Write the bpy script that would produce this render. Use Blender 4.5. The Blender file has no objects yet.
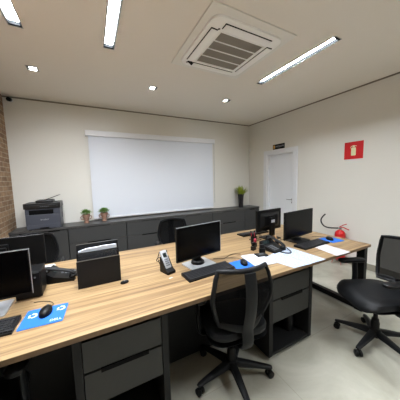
import bpy, bmesh, math, random
from mathutils import Vector, Matrix, Euler

random.seed(7)
C = bpy.context.scene.collection
SC = bpy.context.scene
PI = math.pi

# ------------------------------------------------------------------ camera, world, exposure
CAM_H = 1.54
F_PX = 209.542


def cam_axes(yaw, pitch, roll):
    cy, sy, cp, sp = math.cos(yaw), math.sin(yaw), math.cos(pitch), math.sin(pitch)
    fwd = Vector((sy * cp, cy * cp, -sp))
    right = Vector((cy, -sy, 0))
    up = right.cross(fwd)
    cr, sr = math.cos(roll), math.sin(roll)
    return cr * right + sr * up, -sr * right + cr * up, fwd


r_, u_, w_ = cam_axes(math.radians(27.2203), math.radians(5.708), math.radians(-1.3714))
cam_data = bpy.data.cameras.new('camera')
cam = bpy.data.objects.new('camera', cam_data)
C.objects.link(cam)
cam.matrix_world = Matrix(((r_.x, u_.x, -w_.x, 0), (r_.y, u_.y, -w_.y, 0), (r_.z, u_.z, -w_.z, CAM_H), (0, 0, 0, 1)))
cam_data.sensor_width = 36
cam_data.lens = F_PX / 400 * 36
cam_data.clip_start = 0.02
SC.camera = cam

world = bpy.data.worlds.new('world')
SC.world = world
world.use_nodes = True
world.node_tree.nodes['Background'].inputs[0].default_value = (0.9, 0.95, 1, 1)
world.node_tree.nodes['Background'].inputs[1].default_value = 0.05

SC.view_settings.view_transform = 'Standard'
SC.view_settings.look = 'None'
SC.view_settings.gamma = 1
SC.view_settings.use_curve_mapping = False
SC.view_settings.exposure = 1.48

STRIP_EMISSION = 91.0
SPOT_EMISSION = 50.0


# ------------------------------------------------------------------ materials
def lin(c):
    return tuple(((v / 255) / 12.92 if v / 255 <= 0.04045 else ((v / 255 + 0.055) / 1.055) ** 2.4) for v in c) + (1,)


def mat(name, rgb, rough=0.5, metal=0.0, noise=0.0, nscale=30, bump=0.0, bscale=200, spec=0.5, emit=None, alpha=1.0,
        emit_rgb=(255, 255, 255)):
    m = bpy.data.materials.new(name)
    m.use_nodes = True
    nt = m.node_tree
    b = nt.nodes['Principled BSDF']
    b.inputs['Base Color'].default_value = lin(rgb)
    b.inputs['Roughness'].default_value = rough
    b.inputs['Metallic'].default_value = metal
    b.inputs['Specular IOR Level'].default_value = spec
    b.inputs['Alpha'].default_value = alpha
    if emit:
        b.inputs['Emission Color'].default_value = lin(emit_rgb)
        b.inputs['Emission Strength'].default_value = emit
    tc = nt.nodes.new('ShaderNodeTexCoord')
    if noise:
        n = nt.nodes.new('ShaderNodeTexNoise')
        n.inputs['Scale'].default_value = nscale
        n.inputs['Detail'].default_value = 4
        nt.links.new(tc.outputs['Object'], n.inputs['Vector'])
        r = nt.nodes.new('ShaderNodeValToRGB')
        c = lin(rgb)
        r.color_ramp.elements[0].position = 0.3
        r.color_ramp.elements[1].position = 0.7
        r.color_ramp.elements[0].color = tuple(v * (1 - noise) for v in c[:3]) + (1,)
        r.color_ramp.elements[1].color = tuple(min(1, v * (1 + noise)) for v in c[:3]) + (1,)
        nt.links.new(n.outputs['Fac'], r.inputs['Fac'])
        nt.links.new(r.outputs['Color'], b.inputs['Base Color'])
    if bump:
        n2 = nt.nodes.new('ShaderNodeTexNoise')
        n2.inputs['Scale'].default_value = bscale
        nt.links.new(tc.outputs['Object'], n2.inputs['Vector'])
        bp = nt.nodes.new('ShaderNodeBump')
        bp.inputs['Strength'].default_value = bump
        bp.inputs['Distance'].default_value = 0.002
        nt.links.new(n2.outputs['Fac'], bp.inputs['Height'])
        nt.links.new(bp.outputs['Normal'], b.inputs['Normal'])
    return m


def wood_mat():
    m = bpy.data.materials.new('streaked_oak_laminate')
    m.use_nodes = True
    nt = m.node_tree
    b = nt.nodes['Principled BSDF']
    b.inputs['Roughness'].default_value = 0.42
    tc = nt.nodes.new('ShaderNodeTexCoord')

    def noise(sx, sy, sc, det, dist):
        mp = nt.nodes.new('ShaderNodeMapping')
        mp.inputs['Scale'].default_value = (sx, sy, sy)
        nt.links.new(tc.outputs['Object'], mp.inputs['Vector'])
        n = nt.nodes.new('ShaderNodeTexNoise')
        n.inputs['Scale'].default_value = sc
        n.inputs['Detail'].default_value = det
        n.inputs['Distortion'].default_value = dist
        nt.links.new(mp.outputs[0], n.inputs['Vector'])
        return n

    def ramp(n, stops):
        r = nt.nodes.new('ShaderNodeValToRGB')
        while len(r.color_ramp.elements) < len(stops):
            r.color_ramp.elements.new(0.5)
        for e, (p, c) in zip(r.color_ramp.elements, stops):
            e.position = p
            e.color = lin(c)
        nt.links.new(n.outputs['Fac'], r.inputs['Fac'])
        return r
    broad = ramp(noise(0.6, 19, 1.0, 5, 0.5),
                 [(0.30, (108, 84, 58)), (0.42, (137, 111, 78)), (0.54, (152, 126, 90)), (0.72, (164, 139, 103))])
    fine = ramp(noise(1.6, 70, 1.0, 5, 0.6), [(0.33, (150, 128, 106)), (0.52, (255, 255, 255))])
    mx = nt.nodes.new('ShaderNodeMixRGB')
    mx.blend_type = 'MULTIPLY'
    mx.inputs['Fac'].default_value = 0.65
    nt.links.new(broad.outputs['Color'], mx.inputs['Color1'])
    nt.links.new(fine.outputs['Color'], mx.inputs['Color2'])
    nt.links.new(mx.outputs['Color'], b.inputs['Base Color'])
    return m


def floor_mat():
    m = bpy.data.materials.new('cement_look_porcelain')
    m.use_nodes = True
    nt = m.node_tree
    b = nt.nodes['Principled BSDF']
    b.inputs['Roughness'].default_value = 0.38
    tc = nt.nodes.new('ShaderNodeTexCoord')
    n = nt.nodes.new('ShaderNodeTexNoise')
    n.inputs['Scale'].default_value = 1.6
    n.inputs['Detail'].default_value = 7
    n.inputs['Roughness'].default_value = 0.6
    n.inputs['Distortion'].default_value = 0.8
    nt.links.new(tc.outputs['Object'], n.inputs['Vector'])
    r = nt.nodes.new('ShaderNodeValToRGB')
    r.color_ramp.elements[0].position = 0.3
    r.color_ramp.elements[0].color = lin((147, 144, 130))
    r.color_ramp.elements[1].position = 0.7
    r.color_ramp.elements[1].color = lin((188, 186, 173))
    nt.links.new(n.outputs['Fac'], r.inputs['Fac'])
    br = nt.nodes.new('ShaderNodeTexBrick')
    br.offset = 0
    br.inputs['Color1'].default_value = (1, 1, 1, 1)
    br.inputs['Color2'].default_value = (0.97, 0.97, 0.97, 1)
    br.inputs['Mortar'].default_value = (0.78, 0.77, 0.75, 1)
    br.inputs['Scale'].default_value = 1
    br.inputs['Mortar Size'].default_value = 0.0025
    br.inputs['Brick Width'].default_value = 1.2
    br.inputs['Row Height'].default_value = 1.2
    nt.links.new(tc.outputs['Object'], br.inputs['Vector'])
    mx = nt.nodes.new('ShaderNodeMixRGB')
    mx.blend_type = 'MULTIPLY'
    mx.inputs['Fac'].default_value = 1
    nt.links.new(r.outputs['Color'], mx.inputs['Color1'])
    nt.links.new(br.outputs['Color'], mx.inputs['Color2'])
    nt.links.new(mx.outputs['Color'], b.inputs['Base Color'])
    return m


def brick_mat():
    m = bpy.data.materials.new('tan_brick_courses')
    m.use_nodes = True
    nt = m.node_tree
    b = nt.nodes['Principled BSDF']
    b.inputs['Roughness'].default_value = 0.85
    tc = nt.nodes.new('ShaderNodeTexCoord')
    sp = nt.nodes.new('ShaderNodeSeparateXYZ')
    cb = nt.nodes.new('ShaderNodeCombineXYZ')
    nt.links.new(tc.outputs['Object'], sp.inputs[0])
    nt.links.new(sp.outputs['Y'], cb.inputs['X'])
    nt.links.new(sp.outputs['Z'], cb.inputs['Y'])
    br = nt.nodes.new('ShaderNodeTexBrick')
    br.inputs['Color1'].default_value = lin((186, 152, 118))
    br.inputs['Color2'].default_value = lin((146, 114, 86))
    br.inputs['Mortar'].default_value = lin((200, 184, 162))
    br.inputs['Scale'].default_value = 1
    br.inputs['Mortar Size'].default_value = 0.006
    br.inputs['Mortar Smooth'].default_value = 0.3
    br.inputs['Brick Width'].default_value = 0.22
    br.inputs['Row Height'].default_value = 0.075
    nt.links.new(cb.outputs[0], br.inputs['Vector'])
    n = nt.nodes.new('ShaderNodeTexNoise')
    n.inputs['Scale'].default_value = 14
    n.inputs['Detail'].default_value = 5
    nt.links.new(cb.outputs[0], n.inputs['Vector'])
    r = nt.nodes.new('ShaderNodeValToRGB')
    r.color_ramp.elements[0].position = 0.3
    r.color_ramp.elements[0].color = (0.62, 0.6, 0.58, 1)
    r.color_ramp.elements[1].position = 0.7
    r.color_ramp.elements[1].color = (1, 1, 1, 1)
    nt.links.new(n.outputs['Fac'], r.inputs['Fac'])
    mx = nt.nodes.new('ShaderNodeMixRGB')
    mx.blend_type = 'MULTIPLY'
    mx.inputs['Fac'].default_value = 1
    nt.links.new(br.outputs['Color'], mx.inputs['Color1'])
    nt.links.new(r.outputs['Color'], mx.inputs['Color2'])
    nt.links.new(mx.outputs['Color'], b.inputs['Base Color'])
    inv = nt.nodes.new('ShaderNodeMath')
    inv.operation = 'SUBTRACT'
    inv.inputs[0].default_value = 1
    nt.links.new(br.outputs['Fac'], inv.inputs[1])
    bp = nt.nodes.new('ShaderNodeBump')
    bp.inputs['Strength'].default_value = 0.8
    bp.inputs['Distance'].default_value = 0.012
    nt.links.new(inv.outputs[0], bp.inputs['Height'])
    nt.links.new(bp.outputs['Normal'], b.inputs['Normal'])
    return m


def print_mat(name, ink, density):
    """white paper printed with rows of ink"""
    m = bpy.data.materials.new(name)
    m.use_nodes = True
    nt = m.node_tree
    b = nt.nodes['Principled BSDF']
    b.inputs['Roughness'].default_value = 0.7
    tc = nt.nodes.new('ShaderNodeTexCoord')
    mp = nt.nodes.new('ShaderNodeMapping')
    mp.inputs['Scale'].default_value = (45, 190, 1)
    nt.links.new(tc.outputs['Object'], mp.inputs['Vector'])
    n = nt.nodes.new('ShaderNodeTexNoise')
    n.inputs['Scale'].default_value = 1
    n.inputs['Detail'].default_value = 2
    nt.links.new(mp.outputs[0], n.inputs['Vector'])
    r = nt.nodes.new('ShaderNodeValToRGB')
    r.color_ramp.elements[0].position = density
    r.color_ramp.elements[0].color = lin(ink)
    r.color_ramp.elements[1].position = density + 0.08
    r.color_ramp.elements[1].color = lin((188, 192, 200))
    nt.links.new(n.outputs['Fac'], r.inputs['Fac'])
    nt.links.new(r.outputs['Color'], b.inputs['Base Color'])
    return m


M = dict(
    wall=mat('warm_grey_paint', (222, 219, 211), 0.85, bump=0.05),
    ceil=mat('ceiling_paint', (230, 223, 213), 0.9),
    gap=mat('gap_shade', (132, 124, 112), 0.9),
    base=mat('porcelain_skirting', (142, 137, 124), 0.45),
    wood=wood_mat(), floor=floor_mat(), brick=brick_mat(),
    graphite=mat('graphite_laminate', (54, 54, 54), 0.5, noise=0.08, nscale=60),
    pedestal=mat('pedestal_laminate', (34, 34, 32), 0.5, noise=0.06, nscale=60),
    edge=mat('brown_edging', (112, 88, 62), 0.5, noise=0.15, nscale=40),
    graphite_top=mat('graphite_top_laminate', (66, 65, 64), 0.38, noise=0.06, nscale=60),
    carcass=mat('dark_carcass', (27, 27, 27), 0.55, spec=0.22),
    slot=mat('recess_black', (7, 7, 7), 0.8, spec=0.1),
    black=mat('black_plastic', (13, 13, 14), 0.42, spec=0.22),
    blackm=mat('black_powder_coat', (16, 16, 17), 0.5, spec=0.22),
    gloss=mat('screen_glass', (3, 3, 4), 0.25, spec=0.12),
    bezel=mat('monitor_shell', (11, 11, 12), 0.5, spec=0.22),
    silver=mat('silver_plastic', (172, 174, 178), 0.35, metal=0.35),
    chrome=mat('brushed_chrome', (150, 150, 150), 0.3, metal=0.9),
    key=mat('key_caps', (24, 24, 27), 0.5),
    whitekey=mat('white_key_caps', (225, 226, 228), 0.5),
    fabric=mat('black_seat_fabric', (24, 25, 27), 0.8, bump=0.3, bscale=500),
    leather=mat('black_leatherette', (20, 21, 23), 0.45, spec=0.22, bump=0.15, bscale=300),
    mesh=mat('black_mesh_fabric', (8, 8, 9), 0.9, alpha=0.9, spec=0.1),
    frame=mat('chair_plastic', (19, 20, 22), 0.45, spec=0.22),
    tray=mat('perforated_black_steel', (17, 18, 22), 0.5, alpha=0.95, spec=0.3),
    smoke=mat('smoked_mesh', (34, 34, 38), 0.5, alpha=0.62),
    white=mat('white_paint', (226, 227, 230), 0.5),
    door=mat('white_lacquer', (232, 234, 238), 0.4),
    blind=mat('white_blind_fabric', (218, 222, 230), 0.75),
    acw=mat('ac_white_plastic', (246, 245, 242), 0.5),
    acplate=mat('ac_plate', (228, 225, 218), 0.6),
    grille=mat('ac_grille_grey', (146, 138, 128), 0.6),
    red=mat('extinguisher_red', (196, 26, 28), 0.28),
    signred=mat('sign_red', (205, 18, 26), 0.45),
    cream=mat('sign_cream', (226, 224, 178), 0.6),
    yellow=mat('sign_ochre', (200, 150, 70), 0.6),
    rubber=mat('black_rubber', (16, 16, 16), 0.6),
    blue=mat('blue_mouse_mat', (8, 95, 190), 0.6),
    paper=mat('white_paper', (188, 192, 201), 0.7),
    printed=print_mat('blue_printed_paper', (134, 160, 198), 0.44),
    printed2=print_mat('pink_printed_paper', (186, 156, 150), 0.40),
    printer=mat('printer_slate', (66, 69, 79), 0.45),
    printerd=mat('printer_black', (15, 15, 17), 0.4),
    terra=mat('terracotta_glaze', (150, 116, 98), 0.6, noise=0.35, nscale=60),
    leaf=mat('bush_leaf', (112, 152, 74), 0.6, noise=0.35, nscale=80),
    grass=mat('yellow_green_leaf', (150, 162, 44), 0.6, noise=0.3, nscale=60),
    soil=mat('potting_soil', (54, 40, 30), 0.95),
    vase=mat('black_vase_glaze', (24, 20, 24), 0.3),
    led=mat('led_diffuser', (255, 255, 255), 0.5, emit=STRIP_EMISSION, emit_rgb=(243, 249, 255)),
    spot=mat('spot_diffuser', (255, 255, 255), 0.5, emit=SPOT_EMISSION, emit_rgb=(250, 250, 250)),
    profile=mat('dimmed_lamp_profile', (11, 12, 13), 0.6, spec=0.02),  # near black in place of a bright reflector, so its lit walls look dimmer
    alu=mat('lamp_profile', (170, 168, 165), 0.4, metal=0.5),
    lcd=mat('handset_display', (24, 34, 34), 0.2),
    darkred=mat('dark_red_plastic', (150, 34, 52), 0.45),
    amber=mat('clear_amber_plastic', (168, 128, 82), 0.3, alpha=0.6),
    btn=mat('grey_buttons', (92, 94, 98), 0.5),
)


# ------------------------------------------------------------------ mesh helpers
def T(x=0, y=0, z=0, rx=0, ry=0, rz=0):
    return Matrix.Translation((x, y, z)) @ Euler((rx, ry, rz)).to_matrix().to_4x4()


def box(bm, x0, x1, y0, y1, z0, z1, bev=0.0, mx=None, seg=2):
    g = bmesh.ops.create_cube(bm, size=1)
    vs = g['verts']
    bmesh.ops.transform(bm, matrix=Matrix.Translation(((x0 + x1) / 2, (y0 + y1) / 2, (z0 + z1) / 2)) @
                        Matrix.Diagonal((abs(x1 - x0), abs(y1 - y0), abs(z1 - z0), 1)), verts=vs)
    if bev:
        es = list({e for v in vs for e in v.link_edges})
        r = bmesh.ops.bevel(bm, geom=es, offset=bev, segments=seg, affect='EDGES', profile=0.5)
        vs = list({v for f in r['faces'] for v in f.verts} | {v for v in vs if v.is_valid})
    if mx is not None:
        bmesh.ops.transform(bm, matrix=mx, verts=vs)
    return vs


def prism(bm, pts, h0, h1, mx=None):
    """polygon in XY extruded between two z heights"""
    a = [bm.verts.new((p[0], p[1], h0)) for p in pts]
    b = [bm.verts.new((p[0], p[1], h1)) for p in pts]
    bm.faces.new(list(reversed(a)))
    bm.faces.new(b)
    n = len(pts)
    for i in range(n):
        bm.faces.new((a[i], a[(i + 1) % n], b[(i + 1) % n], b[i]))
    if mx is not None:
        bmesh.ops.transform(bm, matrix=mx, verts=a + b)
    return a + b


def rrect(x0, x1, y0, y1, r, n=5):
    pts = []
    for cx, cy, a0 in ((x1 - r, y1 - r, 0), (x0 + r, y1 - r, 90), (x0 + r, y0 + r, 180), (x1 - r, y0 + r, 270)):
        for k in range(n + 1):
            a = math.radians(a0 + 90 * k / n)
            pts.append((cx + r * math.cos(a), cy + r * math.sin(a)))
    return pts


def loft(bm, rings, cap=True, closed=True, mx=None):
    R = [[bm.verts.new(p) for p in ring] for ring in rings]
    n = len(R[0])
    for i in range(len(R) - 1):
        for j in range(n if closed else n - 1):
            bm.faces.new((R[i][j], R[i][(j + 1) % n], R[i + 1][(j + 1) % n], R[i + 1][j]))
    if cap and closed:
        bm.faces.new(list(reversed(R[0])))
        bm.faces.new(R[-1])
    vs = [v for ring in R for v in ring]
    if mx is not None:
        bmesh.ops.transform(bm, matrix=mx, verts=vs)
    return vs


def lathe(bm, prof, seg=20, mx=None):
    rings = [[(r * math.cos(2 * PI * k / seg), r * math.sin(2 * PI * k / seg), z) for k in range(seg)] for r, z in prof]
    return loft(bm, rings, True, True, mx)


def spline(pts, n=6):
    pts = [Vector(p) for p in pts]
    if len(pts) < 3:
        return pts
    out = []
    P = [pts[0] * 2 - pts[1]] + pts + [pts[-1] * 2 - pts[-2]]
    for i in range(1, len(P) - 2):
        for k in range(n):
            t = k / n
            a, b, c, d = P[i - 1], P[i], P[i + 1], P[i + 2]
            out.append(0.5 * ((2 * b) + (c - a) * t + (2 * a - 5 * b + 4 * c - d) * t * t + (3 * b - a - 3 * c + d) * t ** 3))
    out.append(pts[-1])
    return out


def tube(bm, pts, r, seg=8, smooth=0, closed=False, ry=None, mx=None):
    """round (or elliptical: r across, ry along the second normal) tube along points; r may be a list"""
    pts = spline(pts, smooth) if smooth else [Vector(p) for p in pts]
    n = len(pts)
    rings = []
    up = None
    for i, p in enumerate(pts):
        if closed:
            t = (pts[(i + 1) % n] - pts[i - 1]).normalized()
        else:
            t = (pts[min(i + 1, n - 1)] - pts[max(i - 1, 0)]).normalized()
        if up is None:
            up = Vector((0, 0, 1)) if abs(t.z) < 0.9 else Vector((0, 1, 0))
        s = t.cross(up).normalized()
        up = s.cross(t).normalized()
        rr = r[min(len(r) - 1, int(i * len(r) / n))] if isinstance(r, (list, tuple)) else r
        r2 = rr if ry is None else ry
        rings.append([p + s * (rr * math.cos(2 * PI * k / seg)) + up * (r2 * math.sin(2 * PI * k / seg)) for k in range(seg)])
    if closed:
        rings.append(rings[0])
        return loft(bm, rings, False, True, mx)
    return loft(bm, rings, True, True, mx)


def BM():
    return bmesh.new()


def obj(name, bm, material, parent=None, smooth=False, label=None, kind=None):
    bmesh.ops.recalc_face_normals(bm, faces=bm.faces[:])
    me = bpy.data.meshes.new(name)
    bm.to_mesh(me)
    bm.free()
    me.materials.append(M[material] if isinstance(material, str) else material)
    if smooth:
        me.shade_smooth()
        me.set_sharp_from_angle(angle=math.radians(40))
    o = bpy.data.objects.new(name, me)
    C.objects.link(o)
    if parent:
        o.parent = parent
    if label:
        o['label'] = label
    if kind:
        o['kind'] = kind
    return o


def part(name, parent, material, fn, smooth=False, label=None, kind=None):
    bm = BM()
    fn(bm)
    return obj(name, bm, material, parent, smooth, label, kind)


def boxes(*bs, bev=0.0):
    def f(bm):
        for b in bs:
            box(bm, *b, bev=bev)
    return f


def struct(name, bm, material):
    return obj(name, bm, material, kind='structure')


def thing(name, label, cat, loc=(0, 0, 0), rz=0, group=None):
    o = bpy.data.objects.new(name, None)
    C.objects.link(o)
    o.empty_display_size = 0.1
    o.location = loc
    o.rotation_euler = (0, 0, rz)
    return tag(o, label, cat, group)


def tag(o, label, cat, group=None):
    o['label'] = label
    o['category'] = cat
    if group:
        o['group'] = group
    return o


def copy_tree(o, parent=None):
    c = o.copy()
    C.objects.link(c)
    if parent:
        c.parent = parent
    for ch in list(o.children):
        copy_tree(ch, c)
    return c


def again(root, label, loc, rz=0, group=None):
    c = copy_tree(root)
    c.location = loc
    c.rotation_euler = (0, 0, rz)
    c['label'] = label
    if group:
        c['group'] = group
    return c


def lettering(text, size, material, parent, mx, name='lettering', extr=0.0006, align='CENTER'):
    cu = bpy.data.curves.new(name, 'FONT')
    cu.body = text
    cu.size = size
    cu.extrude = extr
    cu.align_x = align
    cu.align_y = 'CENTER'
    t = bpy.data.objects.new(name + '_tmp', cu)
    C.objects.link(t)
    dg = bpy.context.evaluated_depsgraph_get()
    me = bpy.data.meshes.new_from_object(t.evaluated_get(dg))
    bpy.data.objects.remove(t)
    bpy.data.curves.remove(cu)
    me.transform(mx)
    me.materials.clear()
    me.materials.append(M[material])
    o = bpy.data.objects.new(name, me)
    C.objects.link(o)
    o.parent = parent
    return o


# ------------------------------------------------------------------ room shell
XL, XR, YB, YF, ZC = -1.19, 3.92, 4.60, -2.6, 2.96
WT = 0.15
DESK_Z = 0.78

LEDS = [(-0.515, 1.05, 2.58, 'left'), (0.262, 0.40, 2.575, 'mid'), (2.37, 1.385, 2.55, 'right'), (2.37, -1.2, -0.15, 'behind')]  # behind strip is added out of view to brighten floor and right wall
LED_W = 0.11
SPOTS = [(-0.556, 3.39), (0.945, 3.34), (2.305, 3.32)]
SPOT_S = 0.125

holes = [(x - LED_W / 2, x + LED_W / 2, a, b) for x, a, b, _ in LEDS] + \
        [(x - SPOT_S / 2, x + SPOT_S / 2, y - SPOT_S / 2, y + SPOT_S / 2) for x, y in SPOTS]


def slab_cells(xs, ys, holes):
    xs = sorted(set(xs + [v for h in holes for v in h[:2]]))
    ys = sorted(set(ys + [v for h in holes for v in h[2:]]))
    for i in range(len(xs) - 1):
        for j in range(len(ys) - 1):
            cx, cy = (xs[i] + xs[i + 1]) / 2, (ys[j] + ys[j + 1]) / 2
            if any(h[0] < cx < h[1] and h[2] < cy < h[3] for h in holes):
                continue
            yield xs[i], xs[i + 1], ys[j], ys[j + 1]


bm = BM()
box(bm, XL - WT, XR + WT, YF - WT, YB + WT, -0.1, 0)
struct('floor', bm, 'floor')
bm = BM()
for c in slab_cells([XL - WT, XR + WT], [YF - WT, YB + WT], holes):
    box(bm, *c, ZC, ZC + 0.09)
box(bm, XL - WT, XR + WT, YF - WT, YB + WT, ZC + 0.09, ZC + 0.15)
struct('ceiling', bm, 'ceil')
bm = BM()
box(bm, XL - WT, XR + WT, YB, YB + WT, 0, ZC)
struct('wall_back', bm, 'wall')
bm = BM()
box(bm, XL - WT, XL, YF, YB, 0, ZC)
struct('wall_left', bm, 'brick')
bm = BM()
box(bm, XL - WT, XR + WT, YF - WT, YF, 0, ZC)
struct('wall_front', bm, 'wall')
DOOR = (3.145, 3.915, 2.10)
bm = BM()
box(bm, XR, XR + WT, YF, DOOR[0], 0, ZC)
box(bm, XR, XR + WT, DOOR[1], YB, 0, ZC)
box(bm, XR, XR + WT, DOOR[0], DOOR[1], DOOR[2], ZC)
struct('wall_right', bm, 'wall')
# grey strips coloured as the shade in the gap between ceiling and walls
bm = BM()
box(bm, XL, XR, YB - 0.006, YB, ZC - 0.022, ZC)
struct('gap_shade_back', bm, 'gap')
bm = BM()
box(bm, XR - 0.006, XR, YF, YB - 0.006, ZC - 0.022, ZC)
struct('gap_shade_right', bm, 'gap')
bm = BM()
box(bm, XR - 0.014, XR, YF, 3.04, 0, 0.105, bev=0.003)
struct('baseboard_right', bm, 'base')
bm = BM()
box(bm, XR - 0.014, XR, 4.03, 4.16, 0, 0.105, bev=0.003)
struct('baseboard_corner', bm, 'base')
# door with casing
bm = BM()
y0, y1, zt = DOOR
CW = 0.105
for a, b, c, d in ((y0 - CW, y0, 0, zt + 0.085), (y1, y1 + CW, 0, zt + 0.085), (y0, y1, zt, zt + 0.085)):
    box(bm, XR - 0.022, XR, a, b, c, d, bev=0.004)
box(bm, XR, XR + WT, y0, y0 + 0.022, 0, zt)
box(bm, XR, XR + WT, y1 - 0.022, y1, 0, zt)
box(bm, XR, XR + WT, y0 + 0.022, y1 - 0.022, zt - 0.022, zt)
struct('trim_3', bm, 'white')
bm = BM()
box(bm, XR + 0.085, XR + 0.12, y0 + 0.024, y1 - 0.024, 0.006, zt - 0.024, bev=0.003)
door = struct('door_1', bm, 'door')


def dh(bm):
    hy = y0 + 0.085
    lathe(bm, [(0.0, 0), (0.026, 0), (0.026, 0.008), (0, 0.008)], 16, T(XR + 0.085, hy, 1.03, ry=-PI / 2))
    tube(bm, [(XR + 0.082, hy, 1.03), (XR + 0.04, hy, 1.03), (XR + 0.036, hy + 0.02, 1.03), (XR + 0.036, hy + 0.12, 1.03)], 0.008, 8)
    lathe(bm, [(0.0, 0), (0.024, 0), (0.024, 0.008), (0, 0.008)], 16, T(XR + 0.085, hy, 0.965, ry=-PI / 2))


part('door_handle', door, 'chrome', dh, True, 'brushed chrome lever handle')

# ------------------------------------------------------------------ ceiling lamps
led_lab = {'behind': 'short added ceiling light strip, out of view, brightening the right side of the room',
           'left': 'white recessed ceiling light strip nearest the brick wall, running out of the picture',
           'mid': 'white recessed ceiling light strip between the brick wall side strip and the air conditioner',
           'right': 'thin bright recessed ceiling light strip on the right of the air conditioner'}
for x, a, b, k in LEDS:
    lab = led_lab[k]
    t = thing('linear_ceiling_light', lab, 'ceiling light', (x, a, ZC), 0, 'recessed linear ceiling lights')
    L = b - a
    hw = LED_W / 2
    part('housing', t, 'alu', boxes((-hw, -hw + 0.006, 0.0, L, -0.003, 0.075), (hw - 0.006, hw, 0.0, L, -0.003, 0.075),
                                    (-hw, hw, 0.0, 0.006, -0.003, 0.075), (-hw, hw, L - 0.006, L, -0.003, 0.075),
                                    (-hw, hw, 0, L, 0.075, 0.085)))
    part('reflector', t, 'profile', boxes((-hw + 0.0062, -hw + 0.012, 0.0065, L - 0.0065, 0.0, 0.045), (hw - 0.012, hw - 0.0062, 0.0065, L - 0.0065, 0.0, 0.045),
                                          (-hw + 0.012, hw - 0.012, 0.03, L - 0.03, 0.038, 0.045), (-hw + 0.012, hw - 0.012, 0.0065, 0.03, 0.0, 0.045), (-hw + 0.012, hw - 0.012, L - 0.03, L - 0.0065, 0.0, 0.045)), label='inner reflector blackened to dim its glow, with dark ends')
    part('diffuser', t, 'led', boxes((-hw + 0.020, hw - 0.020, 0.032, L - 0.032, 0.030, 0.036)), label='glowing white diffuser')
spot_lab = ['small square recessed downlight near the brick wall', 'small square recessed downlight above the white blind',
            'small square recessed downlight between the air conditioner and the far corner']
for (x, y), lab in zip(SPOTS, spot_lab):
    t = thing('recessed_downlight', lab, 'ceiling light', (x, y, ZC), 0, 'square recessed downlights')
    h = SPOT_S / 2
    part('reflector', t, 'profile', boxes((-h + 0.0102, -h + 0.022, -h + 0.0102, h - 0.0102, 0, 0.05), (h - 0.022, h - 0.0102, -h + 0.0102, h - 0.0102, 0, 0.05),
                                          (-h + 0.022, h - 0.022, -0.004, 0.004, 0.01, 0.05)), label='inner reflector blackened to dim its glow, with dark ends')
    part('housing', t, 'alu', boxes((-h, -h + 0.010, -h, h, -0.003, 0.06), (h - 0.010, h, -h, h, -0.003, 0.06),
                                    (-h + 0.010, h - 0.010, -h, -h + 0.010, -0.003, 0.06), (-h + 0.010, h - 0.010, h - 0.010, h, -0.003, 0.06),
                                    (-h, h, -h, h, 0.06, 0.07)))
    for s in (-1, 1):
        part('lamp_tube', t, 'spot', lambda bm: tube(bm, [(-h + 0.026, s * 0.024, 0.028), (h - 0.026, s * 0.024, 0.028)], 0.013, 10), True,
             'glowing white lamp')

# ------------------------------------------------------------------ ceiling cassette air conditioner
ac = thing('ceiling_air_conditioner', 'square white cassette air conditioner set in the ceiling', 'air conditioner', (1.445, 2.045, ZC))
part('ceiling_plate', ac, 'acplate', lambda bm: box(bm, -0.49, 0.49, -0.5, 0.5, -0.014, -0.001, bev=0.005))


def ac_panel(bm):
    # ring between the outer rounded square and the grille opening, dropped and bevelled
    n = 8
    A = rrect(-0.415, 0.415, -0.415, 0.415, 0.09, n)
    B = rrect(-0.40, 0.40, -0.40, 0.40, 0.085, n)
    G = rrect(-0.275, 0.275, -0.275, 0.275, 0.02, n)
    loft(bm, [[(x, y, -0.014) for x, y in A], [(x, y, -0.032) for x, y in A], [(x, y, -0.042) for x, y in B],
              [(x, y, -0.046) for x, y in G], [(x, y, -0.014) for x, y in G]], cap=False)


part('front_panel', ac, 'acw', ac_panel, True)
part('grille_well', ac, 'slot', boxes((-0.274, 0.274, -0.274, 0.274, -0.022, -0.016)), label='dark opening behind the grille')
for k in range(4):
    yy0, yy1 = -0.265 + k * 0.134, -0.265 + k * 0.134 + 0.126

    def gp(bm):
        for i in range(7):
            y = yy0 + 0.004 + i * 0.0178
            box(bm, -0.262, 0.262, y, y + 0.012, -0.044, -0.030)
        box(bm, -0.262, 0.262, yy0 + 0.002, yy1 - 0.002, -0.034, -0.028)
    part('grille_panel', ac, 'grille', gp, label='grey ribbed return air grille')
part('grille_frame', ac, 'acw', boxes(*[(-0.268, 0.268, -0.273 + k * 0.134, -0.264 + k * 0.134, -0.050, -0.026) for k in range(5)],
                                      (-0.274, -0.262, -0.272, 0.272, -0.050, -0.026), (0.262, 0.274, -0.272, 0.272, -0.050, -0.026)))
for k in range(4):
    mr = T(rz=k * PI / 2)
    part('air_outlet', ac, 'slot', lambda bm: [box(bm, -0.281, 0.281, 0.303, 0.377, -0.0465, -0.030, mx=mr), k == 0 and prism(bm, [(-0.281, 0.310), (-0.30, 0.300), (-0.345, 0.305), (-0.36, 0.345), (-0.33, 0.335), (-0.281, 0.374)], -0.0465, -0.030, mr)], label='dark air outlet slot')

    def flap(bm):
        box(bm, -0.275, 0.275, 0.308, 0.372, -0.056, -0.049, bev=0.003, mx=mr @ T(0, 0, 0))
    part('louver', ac, 'acw', flap, True)
part('indicator', ac, 'slot', boxes((-0.31, -0.295, -0.30, -0.285, -0.049, -0.044)))

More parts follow.
